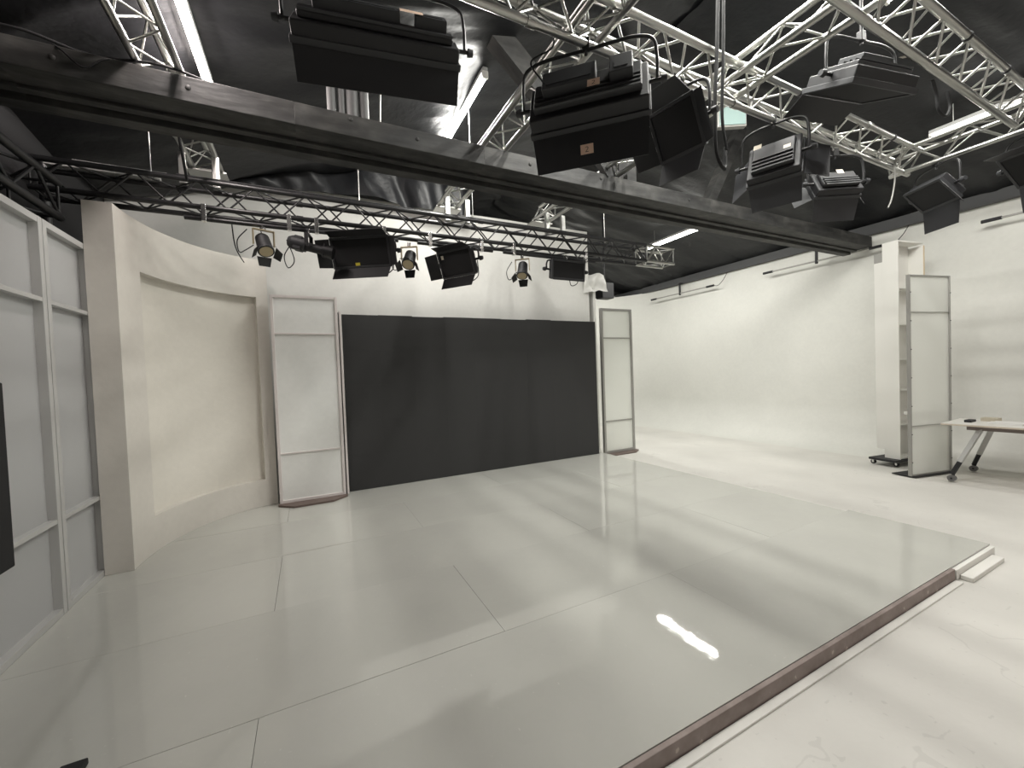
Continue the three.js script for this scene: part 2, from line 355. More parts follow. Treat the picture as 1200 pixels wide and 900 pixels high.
{
  const t = framedPanel('frosted_panel', 'frosted translucent panel in a thin metal frame standing behind the wheeled table', [7.76, FL, -2.465], -0.21, { w: 0.80, h: 2.78, y0: 0.012, f: 0.018, d: 0.045, rails: [0.70, 2.27], thin: 0.008, set: 0.02, frame: mat.frameGrey, pane: mat.frosted });
  part('back_rail', box(-0.38, 0.38, 0.86, 0.90, -0.075, -0.03, 0.002), mat.whiteWood, t);
  part('foot_plate', box(-0.40, 0.40, 0, 0.012, -0.22, 0.06, 0.003), mat.blackPaint, t);
  for (let i = 0; i < 7; i++) for (const s of [-1, 1]) part('rivet', new THREE.SphereGeometry(0.007, 8, 6).translate(s * 0.389, 0.2 + i * 0.39, 0.026), mat.blackMetal, t);
}
// grey wall panels along the left side of the stage
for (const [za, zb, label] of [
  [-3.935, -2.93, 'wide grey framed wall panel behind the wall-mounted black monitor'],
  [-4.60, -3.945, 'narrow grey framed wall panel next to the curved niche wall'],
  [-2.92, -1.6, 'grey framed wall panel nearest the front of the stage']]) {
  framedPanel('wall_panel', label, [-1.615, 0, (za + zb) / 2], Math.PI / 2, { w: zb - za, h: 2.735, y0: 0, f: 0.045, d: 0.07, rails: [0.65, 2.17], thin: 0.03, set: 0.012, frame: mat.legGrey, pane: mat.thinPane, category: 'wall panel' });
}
{ // monitor on the left panels
  const t = thing('wall_monitor', 'black flat monitor mounted on the left grey wall panels', 'monitor', [-1.52, 1.095, -2.36]);
  part('casing', box(-0.02, 0.02, -0.51, 0.51, -0.89, 0.89, 0.008), mat.louvre, t);
  part('display', box(0.0201, 0.022, -0.495, 0.495, -0.875, 0.875), mat.louvre, t);
  part('bracket', box(-0.06, -0.02, -0.2, 0.2, -0.25, 0.25, 0.004), mat.blackMetal, t);
}
tag(part('cable_block', [box(-0.97, -0.885, 0, 0.028, -2.285, -2.22, 0.006), pipe([[-0.93, 0.014, -2.23], [-0.95, 0.012, -2.0], [-1.05, 0.011, -1.7]], 0.009)], mat.rubber, scene), 'small black cable block lying on the glossy stage by the left panels', 'cable block');

// ---------------------------------------------------------------- bookcase on a dolly
{
  const t = thing('bookcase', 'tall narrow white open bookcase on a wheeled black base behind the frosted panel', 'bookcase', [8.30, FL, -2.92], -0.15);
  const y0 = 0.11, H = 3.42, w = 0.62, d = 0.20, k = 0.022;
  part('side_panel', box(-w / 2, -w / 2 + k, y0 - 0.03, H, -d / 2, d / 2, 0.002), mat.whiteWood, t);
  part('side_panel', [box(w / 2 - k, w / 2, y0, H - 0.05, -d / 2, d / 2, 0.002)], mat.whiteWood, t);
  part('edge_strip', box(w / 2 - k, w / 2, H - 0.5, H - 0.05, d / 2, d / 2 + 0.006), mat.plyEdge, t);
  part('back_panel', box(-w / 2 + k, w / 2 - k, y0, H - 0.01, -d / 2, -d / 2 + 0.012), mat.whiteWood, t);
  for (const y of [y0, 0.62, 1.15, 1.62, 2.15, 2.7, H - k]) part('shelf', box(-w / 2 + k, w / 2 - k, y, y + k, -d / 2 + 0.012, d / 2 - 0.004, 0.002), mat.whiteWood, t);
  part('box_column', box(-w / 2 + 0.005, -w / 2 + 0.12, 0.24, H - 0.14, -d / 2 - 0.11, -d / 2 - 0.001, 0.003), mat.whiteWood, t);
  part('column_cap', box(-w / 2 + 0.003, -w / 2 + 0.122, H - 0.28, H - 0.14, -d / 2 - 0.112, -d / 2 - 0.0, 0.003), mat.frameGrey, t);
  part('dolly', box(-w / 2 - 0.14, w / 2, 0.07, 0.105, -d / 2 - 0.14, d / 2 + 0.02, 0.004), mat.blackPaint, t);
  for (const [x, z] of [[-w / 2 - 0.09, -d / 2 - 0.1], [-w / 2 - 0.05, d / 2 - 0.02], [w / 2 - 0.05, -d / 2 - 0.1], [w / 2 - 0.05, d / 2 - 0.02]]) {
    const c = part('caster', [rod(V(x - 0.014, 0.034, z), V(x + 0.014, 0.034, z), 0.034, 16)], mat.rubber, t);
    part('hub', [rod(V(x - 0.016, 0.034, z), V(x + 0.016, 0.034, z), 0.016, 12)], mat.legGrey, c);
    part('fork', [box(x - 0.022, x + 0.022, 0.06, 0.072, z - 0.02, z + 0.02), box(x - 0.021, x - 0.017, 0.03, 0.066, z - 0.012, z + 0.012), box(x + 0.017, x + 0.021, 0.03, 0.066, z - 0.012, z + 0.012)], mat.chrome, c);
  }
}
// ---------------------------------------------------------------- wheeled table
{
  const t = thing('folding_table', 'pale wood topped table with slanted grey legs on casters by the white wall', 'table', [7.98, FL, -1.45], 0.04);
  const top = 0.75, z0 = -0.87, z1 = 0.9, x0 = -0.36, x1 = 0.40;
  part('table_top', box(x0, x1, top - 0.022, top, z0, z1, 0.006), mat.tableWood, t);
  part('top_surface', box(x0 + 0.004, x1 - 0.004, top, top + 0.002, z0 + 0.004, z1 - 0.004), mat.whiteWood, t);
  for (const x of [x0 + 0.1, x1 - 0.1]) part('apron', box(x - 0.02, x + 0.02, top - 0.075, top - 0.022, z0 + 0.22, z1 - 0.2, 0.004), mat.underGrey, t);
  part('cross_bar', rod(V(x0 + 0.1, top - 0.05, z0 + 0.36), V(x1 - 0.1, top - 0.05, z0 + 0.36), 0.02, 10), mat.underGrey, t);
  for (const [lx, s] of [[x0 + 0.1, -1], [x1 - 0.1, -1], [x0 + 0.1, 1], [x1 - 0.1, 1]]) {
    const zt = s < 0 ? z0 + 0.34 : z1 - 0.3, zb = zt + s * 0.22, xb = lx + (lx < 0 ? -0.17 : 0.15);
    const a = V(lx, top - 0.06, zt), b = V(xb, 0.09, zb), m = a.clone().lerp(b, 0.72);
    const leg = part('leg', [bar(a, m, 0.05, 0.034)], mat.legGrey, t);
    part('leg_foot', bar(m, b, 0.042, 0.03), mat.blackPaint, leg);
    const c = part('caster', [rod(V(xb - 0.026, 0.042, zb), V(xb - 0.006, 0.042, zb), 0.042, 18), rod(V(xb + 0.006, 0.042, zb), V(xb + 0.026, 0.042, zb), 0.042, 18)], mat.wheelGrey, t);
    part('axle', rod(V(xb - 0.03, 0.042, zb), V(xb + 0.03, 0.042, zb), 0.012, 8), mat.blackPaint, c);
  }
  const Y = FL + top + 0.002;
  tag(part('black_case', [box(7.85, 8.02, Y, Y + 0.032, -2.16, -2.09, 0.006)], mat.blackPaint, scene), 'small black case lying on the wheeled table', 'case');
  tag(part('paper_stack', [box(7.86, 8.09, Y, Y + 0.012, -1.97, -1.66, 0.001), box(7.88, 8.10, Y + 0.012, Y + 0.02, -1.93, -1.64, 0.001)], mat.paper, scene), 'stack of white papers on the wheeled table', 'papers');
  tag(part('cardboard_box', [box(8.13, 8.27, Y, Y + 0.045, -2.08, -1.92, 0.003)], mat.card, scene), 'flat beige carton on the wheeled table beside the papers', 'carton');
}

// ---------------------------------------------------------------- roof timbers
{
  const z0 = -3.6, t = thing('tie_beam', 'long dark timber tie beam crossing the whole studio under the roof', 'beam', [0, 3.55, 0]);
  part('beam', box(-2.1, WX - 0.15, 0, 0.18, z0 - 0.36, z0, 0.008), mat.timber, t);
  part('lower_plank', box(-2.1, WX - 0.2, -0.06, -0.001, z0 - 0.42, z0 - 0.30, 0.005), mat.timber, t);
  part('lower_plank', box(-2.1, WX - 0.2, -0.025, -0.001, z0 - 0.27, z0 - 0.20, 0.004), mat.timber, t);
  for (const [x, y] of [[-1.35, 0.1], [-0.664, 0.1], [0.411, 0.14], [0.958, 0.10], [2.1, 0.1], [3.0, 0.12], [4.4, 0.1], [6.1, 0.1]]) part('bolt', new THREE.SphereGeometry(0.018, 12, 8).scale(1, 1, 0.6).translate(x, y, z0), mat.timber, t);
}
const post = (label, a, b, w, d) => tag(part('roof_strut', bar(a, b, w, d), mat.timber, scene), label, 'timber strut');
post('slanting dark roof strut rising from the tie beam towards the middle fluorescent tube', V(3.35, 3.72, -3.78), V(1.83, 5.0, -3.78), 0.22, 0.16);
post('upright dark timber post standing on the tie beam', V(3.56, 3.72, -3.78), V(3.56, 5.35, -3.78), 0.14, 0.14);
post('slanting dark roof strut rising from the tie beam behind the silver truss', V(4.95, 3.72, -3.78), V(5.72, 4.95, -3.78), 0.13, 0.13);
post('short dark timber knee brace beside the upright post', V(3.12, 3.72, -3.62), V(2.72, 4.2, -3.62), 0.07, 0.07);
// grey tubes standing on the beam behind the widest hanging light
[[0.285, 0.035], [0.37, 0.028], [0.455, 0.05], [0.555, 0.04]].forEach(([x, r]) => tag(part('conduit', rod(V(x, 3.73, -3.85), V(x, 4.55, -3.85), r, 14), mat.conduit, scene), 'upright grey conduit standing on the tie beam behind the hanging softlight', 'conduit', 'conduits above the tie beam'));
tag(part('hanger_rod', rod(V(0.68, 3.73, -3.85), V(0.72, 4.55, -3.85), 0.009, 8), mat.silver, scene), 'thin bright steel rod standing on the tie beam beside the conduits', 'rod');

// ---------------------------------------------------------------- trusses
const unitBrace = metreUV(clean(new THREE.CylinderGeometry(1, 1, 1, 6, 1, true)));
function brace(a, b, r, m, parent) {
  const o = shared('brace', unitBrace, m, parent), d = b.clone().sub(a), L = d.length();
  o.position.copy(a).add(b).multiplyScalar(0.5); o.scale.set(r, L, r); o.quaternion.setFromUnitVectors(UPV, d.normalize());
}
// chords: list of [v, h] offsets across the run; pairs: faces that carry braces
function truss(label, along, from, to, chords, pairs, m, o = {}) {
  const origin = along === 'x' ? [from, 0, 0] : [0, 0, from];
  const t = thing(o.name || 'truss', label, 'truss', [0, 0, 0]);
  const P = (s, c) => along === 'x' ? V(s, c[1], c[0]) : V(c[0], c[1], s);
  const R = o.r || 0.025, rb = o.rb || 0.009, step = o.step || 0.24;
  for (const c of chords) part('chord', rod(P(from, c), P(to, c), R, 14), m, t);
  const n = Math.max(1, Math.round(Math.abs(to - from) / step)), d = (to - from) / n;
  pairs.forEach(([i, j], q) => {
    for (let k = 0; k < n; k++) {
      const a = P(from + d * k, chords[(k + q) % 2 ? j : i]), b = P(from + d * (k + 1), chords[(k + q) % 2 ? i : j]);
      brace(a, b, rb, m, t);
    }
    brace(P(from + d * 0.05, chords[i]), P(from + d * 0.05, chords[j]), rb, m, t); brace(P(to - d * 0.05, chords[i]), P(to - d * 0.05, chords[j]), rb, m, t);
  });
  for (const s of o.couplers || []) for (const c of chords) part('coupler', rod(P(s - 0.03, c), P(s + 0.03, c), R * 1.25, 14), m, t);
  if (o.straps) for (const s of o.straps) for (const c of chords.slice(0, 1)) part('strap', rod(P(s - 0.012, c), P(s + 0.012, c), R * 1.2, 14), mat.blackPaint, t);
  return t;
}
const SQ = (a, h, s = 0.24) => [[a, h], [a, h + s], [a - s, h + s], [a - s, h]];
const ring4 = [[0, 1], [1, 2], [2, 3], [3, 0]], ring3 = [[0, 1], [1, 2], [2, 0]];
truss('long black lighting truss hanging across the front of the black screen', 'x', -1.95, 4.75, SQ(-4.7, 3.21), ring4, mat.blackMetal, { name: 'black_truss', r: 0.024, rb: 0.0085, step: 0.22, couplers: [0.0, 2.0, 4.0] });
truss('short silver truss end section joined to the long black truss', 'x', 4.76, 5.35, SQ(-4.7, 3.21), ring4, mat.silver, { name: 'silver_truss', r: 0.022, rb: 0.008, step: 0.2 });
truss('black truss running above the left grey wall panels', 'z', -4.5, 1.0, SQ(-1.70, 2.92, 0.27), ring4, mat.blackMetal, { name: 'black_truss', r: 0.03, rb: 0.011, step: 0.3, couplers: [-3.6, -1.5] });
const upTri = (x, h) => [[x - 0.12, h], [x + 0.12, h], [x, h + 0.21]], downTri = (z, h) => [[z + 0.12, h], [z - 0.12, h], [z, h - 0.21]];
for (const [x, label] of [[-0.84, 'silver truss crossing over the timber beam near the curved niche wall'], [1.76, 'silver truss crossing over the timber beam behind the large hanging softlight'], [3.2, 'silver truss crossing over the timber beam and through the silver frame']])
  truss(label, 'z', -5.25, 0.4, upTri(x, 3.80), ring3, mat.silver, { name: 'silver_truss', r: 0.025, rb: 0.0085, step: 0.22, couplers: [-4.6] });
truss('silver triangular truss carrying the row of big black softlights', 'x', -0.6, 6.28, downTri(-2.16, 3.876), ring3, mat.silver, { name: 'silver_truss', r: 0.026, rb: 0.0095, step: 0.22, couplers: [1.3, 3.2, 5.1], straps: [3.9, 5.6] });
truss('silver triangular truss over the front of the stage, nearest side of the frame', 'x', 1.2, 5.95, downTri(-1.295, 3.876), ring3, mat.silver, { name: 'silver_truss', r: 0.026, rb: 0.0095, step: 0.22, straps: [4.4, 5.2] });
truss('silver truss closing the right end of the lighting frame', 'z', -2.28, 0.6, downTri(6.16, 3.876), ring3, mat.silver, { name: 'silver_truss', r: 0.024, rb: 0.0095, step: 0.22 });
tag(part('grey_board', [box(-1.92, -1.15, 3.475, 3.53, -4.92, -4.86, 0.004), box(-1.75, -1.1, 3.53, 3.555, -4.93, -4.88, 0.004)], mat.batten, scene), 'long pale grey board lying along the top of the black truss', 'board');
// end plates of the three long silver trusses
[-0.84, 1.76, 3.2].forEach(x => tag(part('end_plate', [box(x - 0.17, x + 0.17, 3.755, 3.773, -5.35, -5.18, 0.003), box(x - 0.16, x - 0.1, 3.46, 3.755, -4.88, -4.83, 0.003), box(x + 0.1, x + 0.16, 3.46, 3.755, -4.88, -4.83, 0.003)], mat.silver, scene), 'small metal plate and legs joining a silver truss to the black truss', 'end plate', 'plates where the silver trusses meet the black truss'));
// suspension wires for the black truss
[[1.95, 4.7], [4.05, 5.0], [0.6, 4.4], [-1.2, 4.0]].forEach(([x]) => {
  const t = thing('suspension_wire', 'thin vertical steel wire holding up the long black truss', 'wire', [x, 3.45, -4.82], 0, 'wires holding up the black truss');
  part('wire', rod(V(0, 0.02, 0), V(0, roofY(x) - 3.42, 0), 0.006, 6), mat.silver, t);
  part('shackle', new THREE.TorusGeometry(0.03, 0.007, 8, 16).translate(0, 0.035, 0), mat.chrome, t);
});

// ---------------------------------------------------------------- fluorescent battens
TUBES.forEach(([x, y, z, c, k, spread, label]) => {
  const t = thing('fluorescent_tube', label, 'fluorescent light', [x, y, z]);
  const glow = new THREE.MeshStandardMaterial({ color: 0xffffff, emissive: lin(...c), emissiveIntensity: TUBE_GLOW * k, roughness: 0.4 });
  part('tube', rod(V(0, 0, -0.73), V(0, 0, 0.73), 0.032, 18), glow, t);
  part('batten_housing', box(-0.03, 0.03, 0.035, 0.08, -0.76, 0.76, 0.006), mat.batten, t);
  for (const s of [-1, 1]) part('lamp_holder', box(-0.036, 0.036, -0.036, 0.04, s * 0.745 - 0.014, s * 0.745 + 0.014, 0.004), mat.whiteWood, t);
  for (const s of [-1, 1]) part('hanger', rod(V(0, 0.08, s * 0.55), V(0, Math.max(0.1, roofY(x) - y + 0.06), s * 0.55), 0.006, 6), mat.silver, t);
  for (const a of [-1, 1]) {                              // the tube shines to both sides as much as down
    const l = new THREE.RectAreaLight(lin(...c), TUBE_LEVEL * k, 0.07, 1.46), v = a * spread * Math.PI / 180;
    l.position.set(x + 0.04 * Math.sin(v), y - 0.04 * Math.cos(v), z);
    l.quaternion.setFromRotationMatrix(new THREE.Matrix4().makeBasis(V(Math.cos(v), Math.sin(v), 0), V(0, 0, -1), V(-Math.sin(v), Math.cos(v), 0)));
    scene.add(l);
  }
});

// ---------------------------------------------------------------- lighting fixtures
const noteCanvas = (() => {
  const c = document.createElement('canvas'); c.width = 128; c.height = 96; const g = c.getContext('2d');
  g.fillStyle = '#d9b9a2'; g.fillRect(0, 0, 128, 96); g.fillStyle = '#3a3330'; g.font = '72px sans-serif'; g.textAlign = 'center'; g.textBaseline = 'middle'; g.fillText('2', 64, 50);
  const t = new THREE.CanvasTexture(c); t.colorSpace = THREE.SRGBColorSpace; return t;
})();
mat.numbered = std({ map: noteCanvas, roughness: 0.85 });
// big softlight: emits along local -z; the head is tilted about the yoke pivots, the yoke stays upright
function softlight(label, pos, turn, o) {
  const t = thing('softlight', label, 'studio light', pos, turn, o.group);
  const { w, h, d, tilt } = o, head = [];
  const hp = (n, g, m, k) => { const q = part(n, g, m, t, k); q.rotation.x = -tilt; head.push(q); return q; };
  hp('housing', [box(-w / 2, w / 2, -h / 2, h / 2, -d / 2, d * 0.2, 0.012), box(-w / 2 + 0.04, w / 2 - 0.04, -h / 2 + 0.04, h / 2 - 0.04, d * 0.2, d / 2, 0.012)], mat.blackPaint);
  hp('front_rim', [box(-w / 2 - 0.012, w / 2 + 0.012, h / 2 - 0.012, h / 2 + 0.012, -d / 2 - 0.02, -d / 2 + 0.02, 0.004), box(-w / 2 - 0.012, w / 2 + 0.012, -h / 2 - 0.012, -h / 2 + 0.012, -d / 2 - 0.02, -d / 2 + 0.02, 0.004), box(-w / 2 - 0.012, -w / 2 + 0.012, -h / 2, h / 2, -d / 2 - 0.02, -d / 2 + 0.02, 0.004), box(w / 2 - 0.012, w / 2 + 0.012, -h / 2, h / 2, -d / 2 - 0.02, -d / 2 + 0.02, 0.004)], mat.charcoal);
  hp('louvre', box(-w / 2 + 0.014, w / 2 - 0.014, -h / 2 + 0.014, h / 2 - 0.014, -d / 2 - 0.012, -d / 2 - 0.004), o.face || mat.louvre);
  const rib = []; for (let i = 0; i < 4; i++) rib.push(box(-w / 2 + 0.05, w / 2 - 0.05, -h * 0.4 + i * h * 0.11, -h * 0.4 + i * h * 0.11 + 0.012, d / 2, d / 2 + 0.014));
  hp('cooling_rib', rib, mat.charcoal);
  if (o.ballast) for (const [bx, bw] of o.ballast) hp('ballast_box', [box(bx - bw / 2, bx + bw / 2, -h * 0.18, h * 0.32, d / 2, d / 2 + 0.075, 0.008), box(bx - bw / 2 + 0.03, bx + bw / 2 - 0.03, -h * 0.08, h * 0.12, d / 2 + 0.075, d / 2 + 0.079)], mat.charcoal);
  const flap = (n, L, side, ang) => { // a hinged barn door leaf on one edge of the front
    const horiz = side === 'top' || side === 'bottom', len = horiz ? w : h, s = new THREE.Shape(), c = Math.min(0.09, L * 0.3);
    s.moveTo(-len / 2, 0); s.lineTo(len / 2, 0); s.lineTo(len / 2 - c * 0.2, L); s.lineTo(-len / 2 + c * 0.2, L); s.closePath();
    const g = new THREE.ExtrudeGeometry(s, { depth: 0.005, bevelEnabled: false });          // leaf in xy plane, hinge along x at y = 0
    g.rotateX(-ang);                                                                         // ang 0: straight out sideways, 90 deg: straight ahead (-z)
    const rz = { top: 0, bottom: Math.PI, left: Math.PI / 2, right: -Math.PI / 2 }[side];
    g.rotateZ(rz);
    const off = { top: [0, h / 2 + 0.012], bottom: [0, -h / 2 - 0.012], left: [-w / 2 - 0.012, 0], right: [w / 2 + 0.012, 0] }[side];
    g.translate(off[0], off[1], -d / 2 - 0.02);
    return hp('barn_door', g, o.doorMat || mat.blackPaint);
  };
  for (const [side, L, ang] of o.doors) flap('barn_door', L, side, ang);
  // yoke
  const yh = o.yoke, e = w / 2 + 0.05;
  const pts = [[-e, 0, 0], [-e, yh * 0.5, 0], [-e + 0.02, yh * 0.85, 0], [-e + 0.1, yh * 0.98, 0], [0, yh, 0], [e - 0.1, yh * 0.98, 0], [e - 0.02, yh * 0.85, 0], [e, yh * 0.5, 0], [e, 0, 0]];
  part('yoke', pipe(pts, 0.011, 60, 8), mat.blackMetal, t);
  for (const s of [-1, 1]) { part('pivot', rod(V(s * (w / 2 - 0.01), 0, 0), V(s * (e + 0.03), 0, 0), 0.013, 10), mat.blackMetal, t); part('lock_knob', rod(V(s * (e + 0.02), 0, 0), V(s * (e + 0.055), 0, 0), 0.028, 10, 0.022), mat.charcoal, t); }
  const cl = part('clamp', [box(-0.025, 0.025, yh - 0.005, yh + 0.07, -0.02, 0.02, 0.005), rod(V(0, yh - 0.03, 0), V(0, yh + o.hang - 0.03, 0), 0.012, 10)], mat.blackMetal, t);
  part('hook', new THREE.TorusGeometry(0.036, 0.009, 8, 18).rotateY(o.hookTurn ?? Math.PI / 2).translate(0, yh + o.hang, 0), mat.chrome, cl);
  for (const [nx, ny, nz, nw, nh, kind] of o.notes || []) {
    const g = new THREE.PlaneGeometry(nw, nh); if (nz < 0) g.rotateY(Math.PI); g.translate(nx, ny, nz < 0 ? -d / 2 - 0.014 : d / 2 + 0.08);
    hp('paper_label', g, kind || mat.note, true);
  }
  if (o.doorNote) {
    const a = o.doors[0][2], L = o.doors[0][1] * 0.55, g = new THREE.PlaneGeometry(0.085, 0.06).translate(-0.02, 0, 0.004);
    g.rotateX(a); g.translate(0, -h / 2 - 0.012 - L * Math.cos(a), -d / 2 - 0.014 - L * Math.sin(a));
    hp('paper_label', g, mat.numbered, true);
  }
  if (o.cable) part('cable', pipe(o.cable, 0.006, 30, 6), mat.rubber, t);
  return t;
}
const D = Math.PI / 180;
softlight('wide black softlight with a pale paper tag hanging above the left half of the beam', [0.50, 3.72, -2.70], -10 * D, { w: 1.0, h: 0.22, d: 0.14, tilt: 42 * D, yoke: 0.30, hang: 0.12, ballast: [[-0.12, 0.5], [0.32, 0.2]], doors: [['bottom', 0.20, 55 * D], ['top', 0.2, 50 * D]], notes: [[0.2, 0.0, 1, 0.14, 0.09]], cable: [[-0.3, 0.1, 0.12], [-0.42, 0.22, 0.12], [-0.3, 0.34, 0.05], [-0.1, 0.45, 0]] });
softlight('big black softlight with paper labels marked 2 hanging in front of the timber beam', [1.71, 3.33, -2.16], -45 * D, { w: 0.76, h: 0.30, d: 0.16, tilt: 22 * D, yoke: 0.30, hang: 0.05, hookTurn: 0.8, ballast: [[-0.1, 0.34], [0.22, 0.14]], doors: [['bottom', 0.22, 35 * D], ['top', 0.2, 25 * D]], notes: [[0.06, -0.11, 1, 0.075, 0.06, mat.numbered]], doorNote: true, cable: [[-0.25, 0.05, 0.15], [-0.33, 0.2, 0.16], [-0.2, 0.3, 0.1], [-0.22, 0.48, 0.02]] });
softlight('black softlight turned edge-on beside the big softlight marked 2', [2.57, 3.33, -2.16], 100 * D, { w: 0.34, h: 0.34, d: 0.12, tilt: 28 * D, yoke: 0.28, hang: 0.06, hookTurn: 0, doors: [['bottom', 0.2, 50 * D], ['top', 0.18, 50 * D], ['left', 0.18, 50 * D], ['right', 0.18, 50 * D]], doorMat: mat.charcoal, notes: [[0.0, 0.05, 1, 0.06, 0.04, mat.tape]] });
softlight('black softlight with small taped labels under the middle of the silver truss', [3.72, 3.33, -2.16], -70 * D, { w: 0.4, h: 0.36, d: 0.12, tilt: 25 * D, yoke: 0.3, hang: 0.04, hookTurn: 1.2, doors: [['bottom', 0.2, 45 * D], ['top', 0.18, 45 * D], ['left', 0.2, 40 * D], ['right', 0.2, 40 * D]], doorMat: mat.charcoal, notes: [[-0.1, 0.05, 1, 0.06, 0.05, mat.tape], [0.12, -0.05, 1, 0.05, 0.035, mat.tape]] });
softlight('small dark softlight near the right corner of the silver truss', [4.72, 3.30, -2.16], -30 * D, { w: 0.42, h: 0.26, d: 0.12, tilt: 30 * D, yoke: 0.26, hang: 0.08, hookTurn: 0.5, doors: [['bottom', 0.2, 45 * D], ['top', 0.15, 45 * D], ['left', 0.15, 40 * D], ['right', 0.15, 40 * D]], doorMat: mat.charcoal, notes: [[-0.05, -0.02, 1, 0.06, 0.055, mat.tape]] });
softlight('large dark softlight inside the silver truss frame', [3.95, 3.72, -1.62], -12 * D, { w: 0.62, h: 0.40, d: 0.14, tilt: 66 * D, yoke: 0.3, hang: 1.3, hookTurn: 0.4, ballast: [[0, 0.3]], doors: [['top', 0.2, 45 * D]], notes: [[0.2, -0.1, 1, 0.05, 0.045, mat.tape]] });
softlight('dark softlight hanging off the right end of the silver frame', [6.16, 3.36, -1.10], 75 * D, { w: 0.56, h: 0.36, d: 0.14, tilt: 50 * D, yoke: 0.26, hang: 0.08, hookTurn: 0, ballast: [[0, 0.3]], doors: [['bottom', 0.24, 45 * D], ['top', 0.2, 45 * D]] });
softlight('dark softlight below the right corner of the silver frame, over the wall top', [6.2, 3.36, -1.90], 60 * D, { w: 0.4, h: 0.28, d: 0.14, tilt: 45 * D, yoke: 0.26, hang: 0.06, hookTurn: 0, doors: [['bottom', 0.24, 45 * D], ['left', 0.2, 45 * D]] });

// bars under the black truss with their lamps
[[-0.95, 0.05, 'left'], [0.0, 0.98, 'second'], [1.2, 2.15, 'third'], [2.3, 3.75, 'fourth']].forEach(([a, b], i) => {
  const t = thing('lighting_bar', ['scaffold bar under the black truss near the curved niche wall', 'scaffold bar carrying the widest softlight under the black truss', 'scaffold bar carrying the middle softlight under the black truss', 'scaffold bar carrying the softlight over the right edge of the screen'][i], 'bar', [0, 0, 0]);
  part('pipe', rod(V(a, 3.10, -4.7), V(b, 3.10, -4.7), 0.021, 12), i % 2 ? mat.charcoal : mat.blackMetal, t);
  for (const x of [a + 0.15, b - 0.15]) part('clamp', [box(x - 0.02, x + 0.02, 3.075, 3.235, -4.728, -4.672, 0.006)], mat.chrome, t);
});
const truLabels = ['black barn-door softlight with a yellow sticker hanging left of centre over the screen', 'black barn-door softlight with a small white sticker hanging over the middle of the screen', 'flat black softlight hanging over the right end of the screen'];
[[0.60, 2.93, 0.62, 0.30, 16, 150], [1.70, 2.92, 0.46, 0.30, 22, 125], [3.25, 2.94, 0.52, 0.24, 8, 180]].forEach(([x, y, w, h, ti, yaw], i) => {
  softlight(truLabels[i], [x, y, -4.7], yaw * D, { w, h, d: 0.12, tilt: ti * D, yoke: 0.13, hang: 0.04, hookTurn: Math.PI / 2 - yaw * D, doors: i === 2 ? [['bottom', 0.02, 70 * D]] : [['bottom', 0.15, 50 * D], ['top', 0.12, 60 * D], ['left', 0.15, 50 * D], ['right', 0.15, 50 * D]], notes: [[[0.05, -h * 0.4, -1, 0.05, 0.03, mat.yellow]], [[w * 0.38, h * 0.3, -1, 0.035, 0.045, mat.tape]], []][i], cable: [[-w / 2, 0, 0.05], [-w / 2 + 0.02, -h * 0.6, 0.08], [-w / 2 + 0.12, -h * 0.75, 0.08], [-w / 2 + 0.15, -h * 0.3, 0.08]] });
});
// small fresnel lanterns and one profile spot
function fresnel(label, pos, turn, tilt) {
  const t = thing('fresnel_lantern', label, 'stage light', pos, turn);
  const hp = (n, g, m) => { const q = part(n, g, m, t); q.rotation.x = -tilt; return q; };
  hp('body', [rod(V(0, 0, 0.09), V(0, 0, -0.08), 0.062, 18, 0.07), rod(V(0, 0, 0.09), V(0, 0, 0.12), 0.062, 18, 0.04)], mat.blackPaint);
  hp('lens_ring', rod(V(0, 0, -0.08), V(0, 0, -0.10), 0.074, 18), mat.charcoal);
  hp('lens', rod(V(0, 0, -0.1), V(0, 0, -0.104), 0.06, 18), mat.brass);
  for (const [a, L] of [[0, 0.09], [90, 0.08], [180, 0.09], [270, 0.08]]) {
    const s = new THREE.Shape(); s.moveTo(-0.065, 0); s.lineTo(0.065, 0); s.lineTo(0.05, L); s.lineTo(-0.05, L); s.closePath();
    hp('barn_door', new THREE.ExtrudeGeometry(s, { depth: 0.003, bevelEnabled: false }).rotateX(-0.9).translate(0, 0.074, 0).rotateZ(a * D).translate(0, 0, -0.1), mat.blackMetal);
  }
  part('yoke', [box(-0.095, -0.088, -0.01, 0.14, -0.018, 0.018), box(0.088, 0.095, -0.01, 0.14, -0.018, 0.018), box(-0.095, 0.095, 0.134, 0.142, -0.018, 0.018)], mat.brass, t);
  part('clamp', [box(-0.018, 0.018, 0.142, 0.19, -0.016, 0.016, 0.004)], mat.chrome, t);
  part('cable', pipe([[0.07, 0, 0.08], [0.14, -0.06, 0.09], [0.2, -0.1, 0.05], [0.22, 0.0, 0.02], [0.14, 0.12, 0]], 0.005, 28, 6), mat.rubber, t);
  return t;
}
fresnel('small black lantern with brassy yoke hanging above the curved niche wall', [-0.33, 2.915, -4.7], 200 * D, 55 * D);
fresnel('small black lantern with brassy yoke hanging between the two barn-door softlights', [1.10, 2.90, -4.58], 150 * D, 50 * D).position.z = -4.7;
fresnel('small black lantern with brassy yoke hanging left of the flat black softlight', [2.57, 2.895, -4.7], 140 * D, 60 * D);
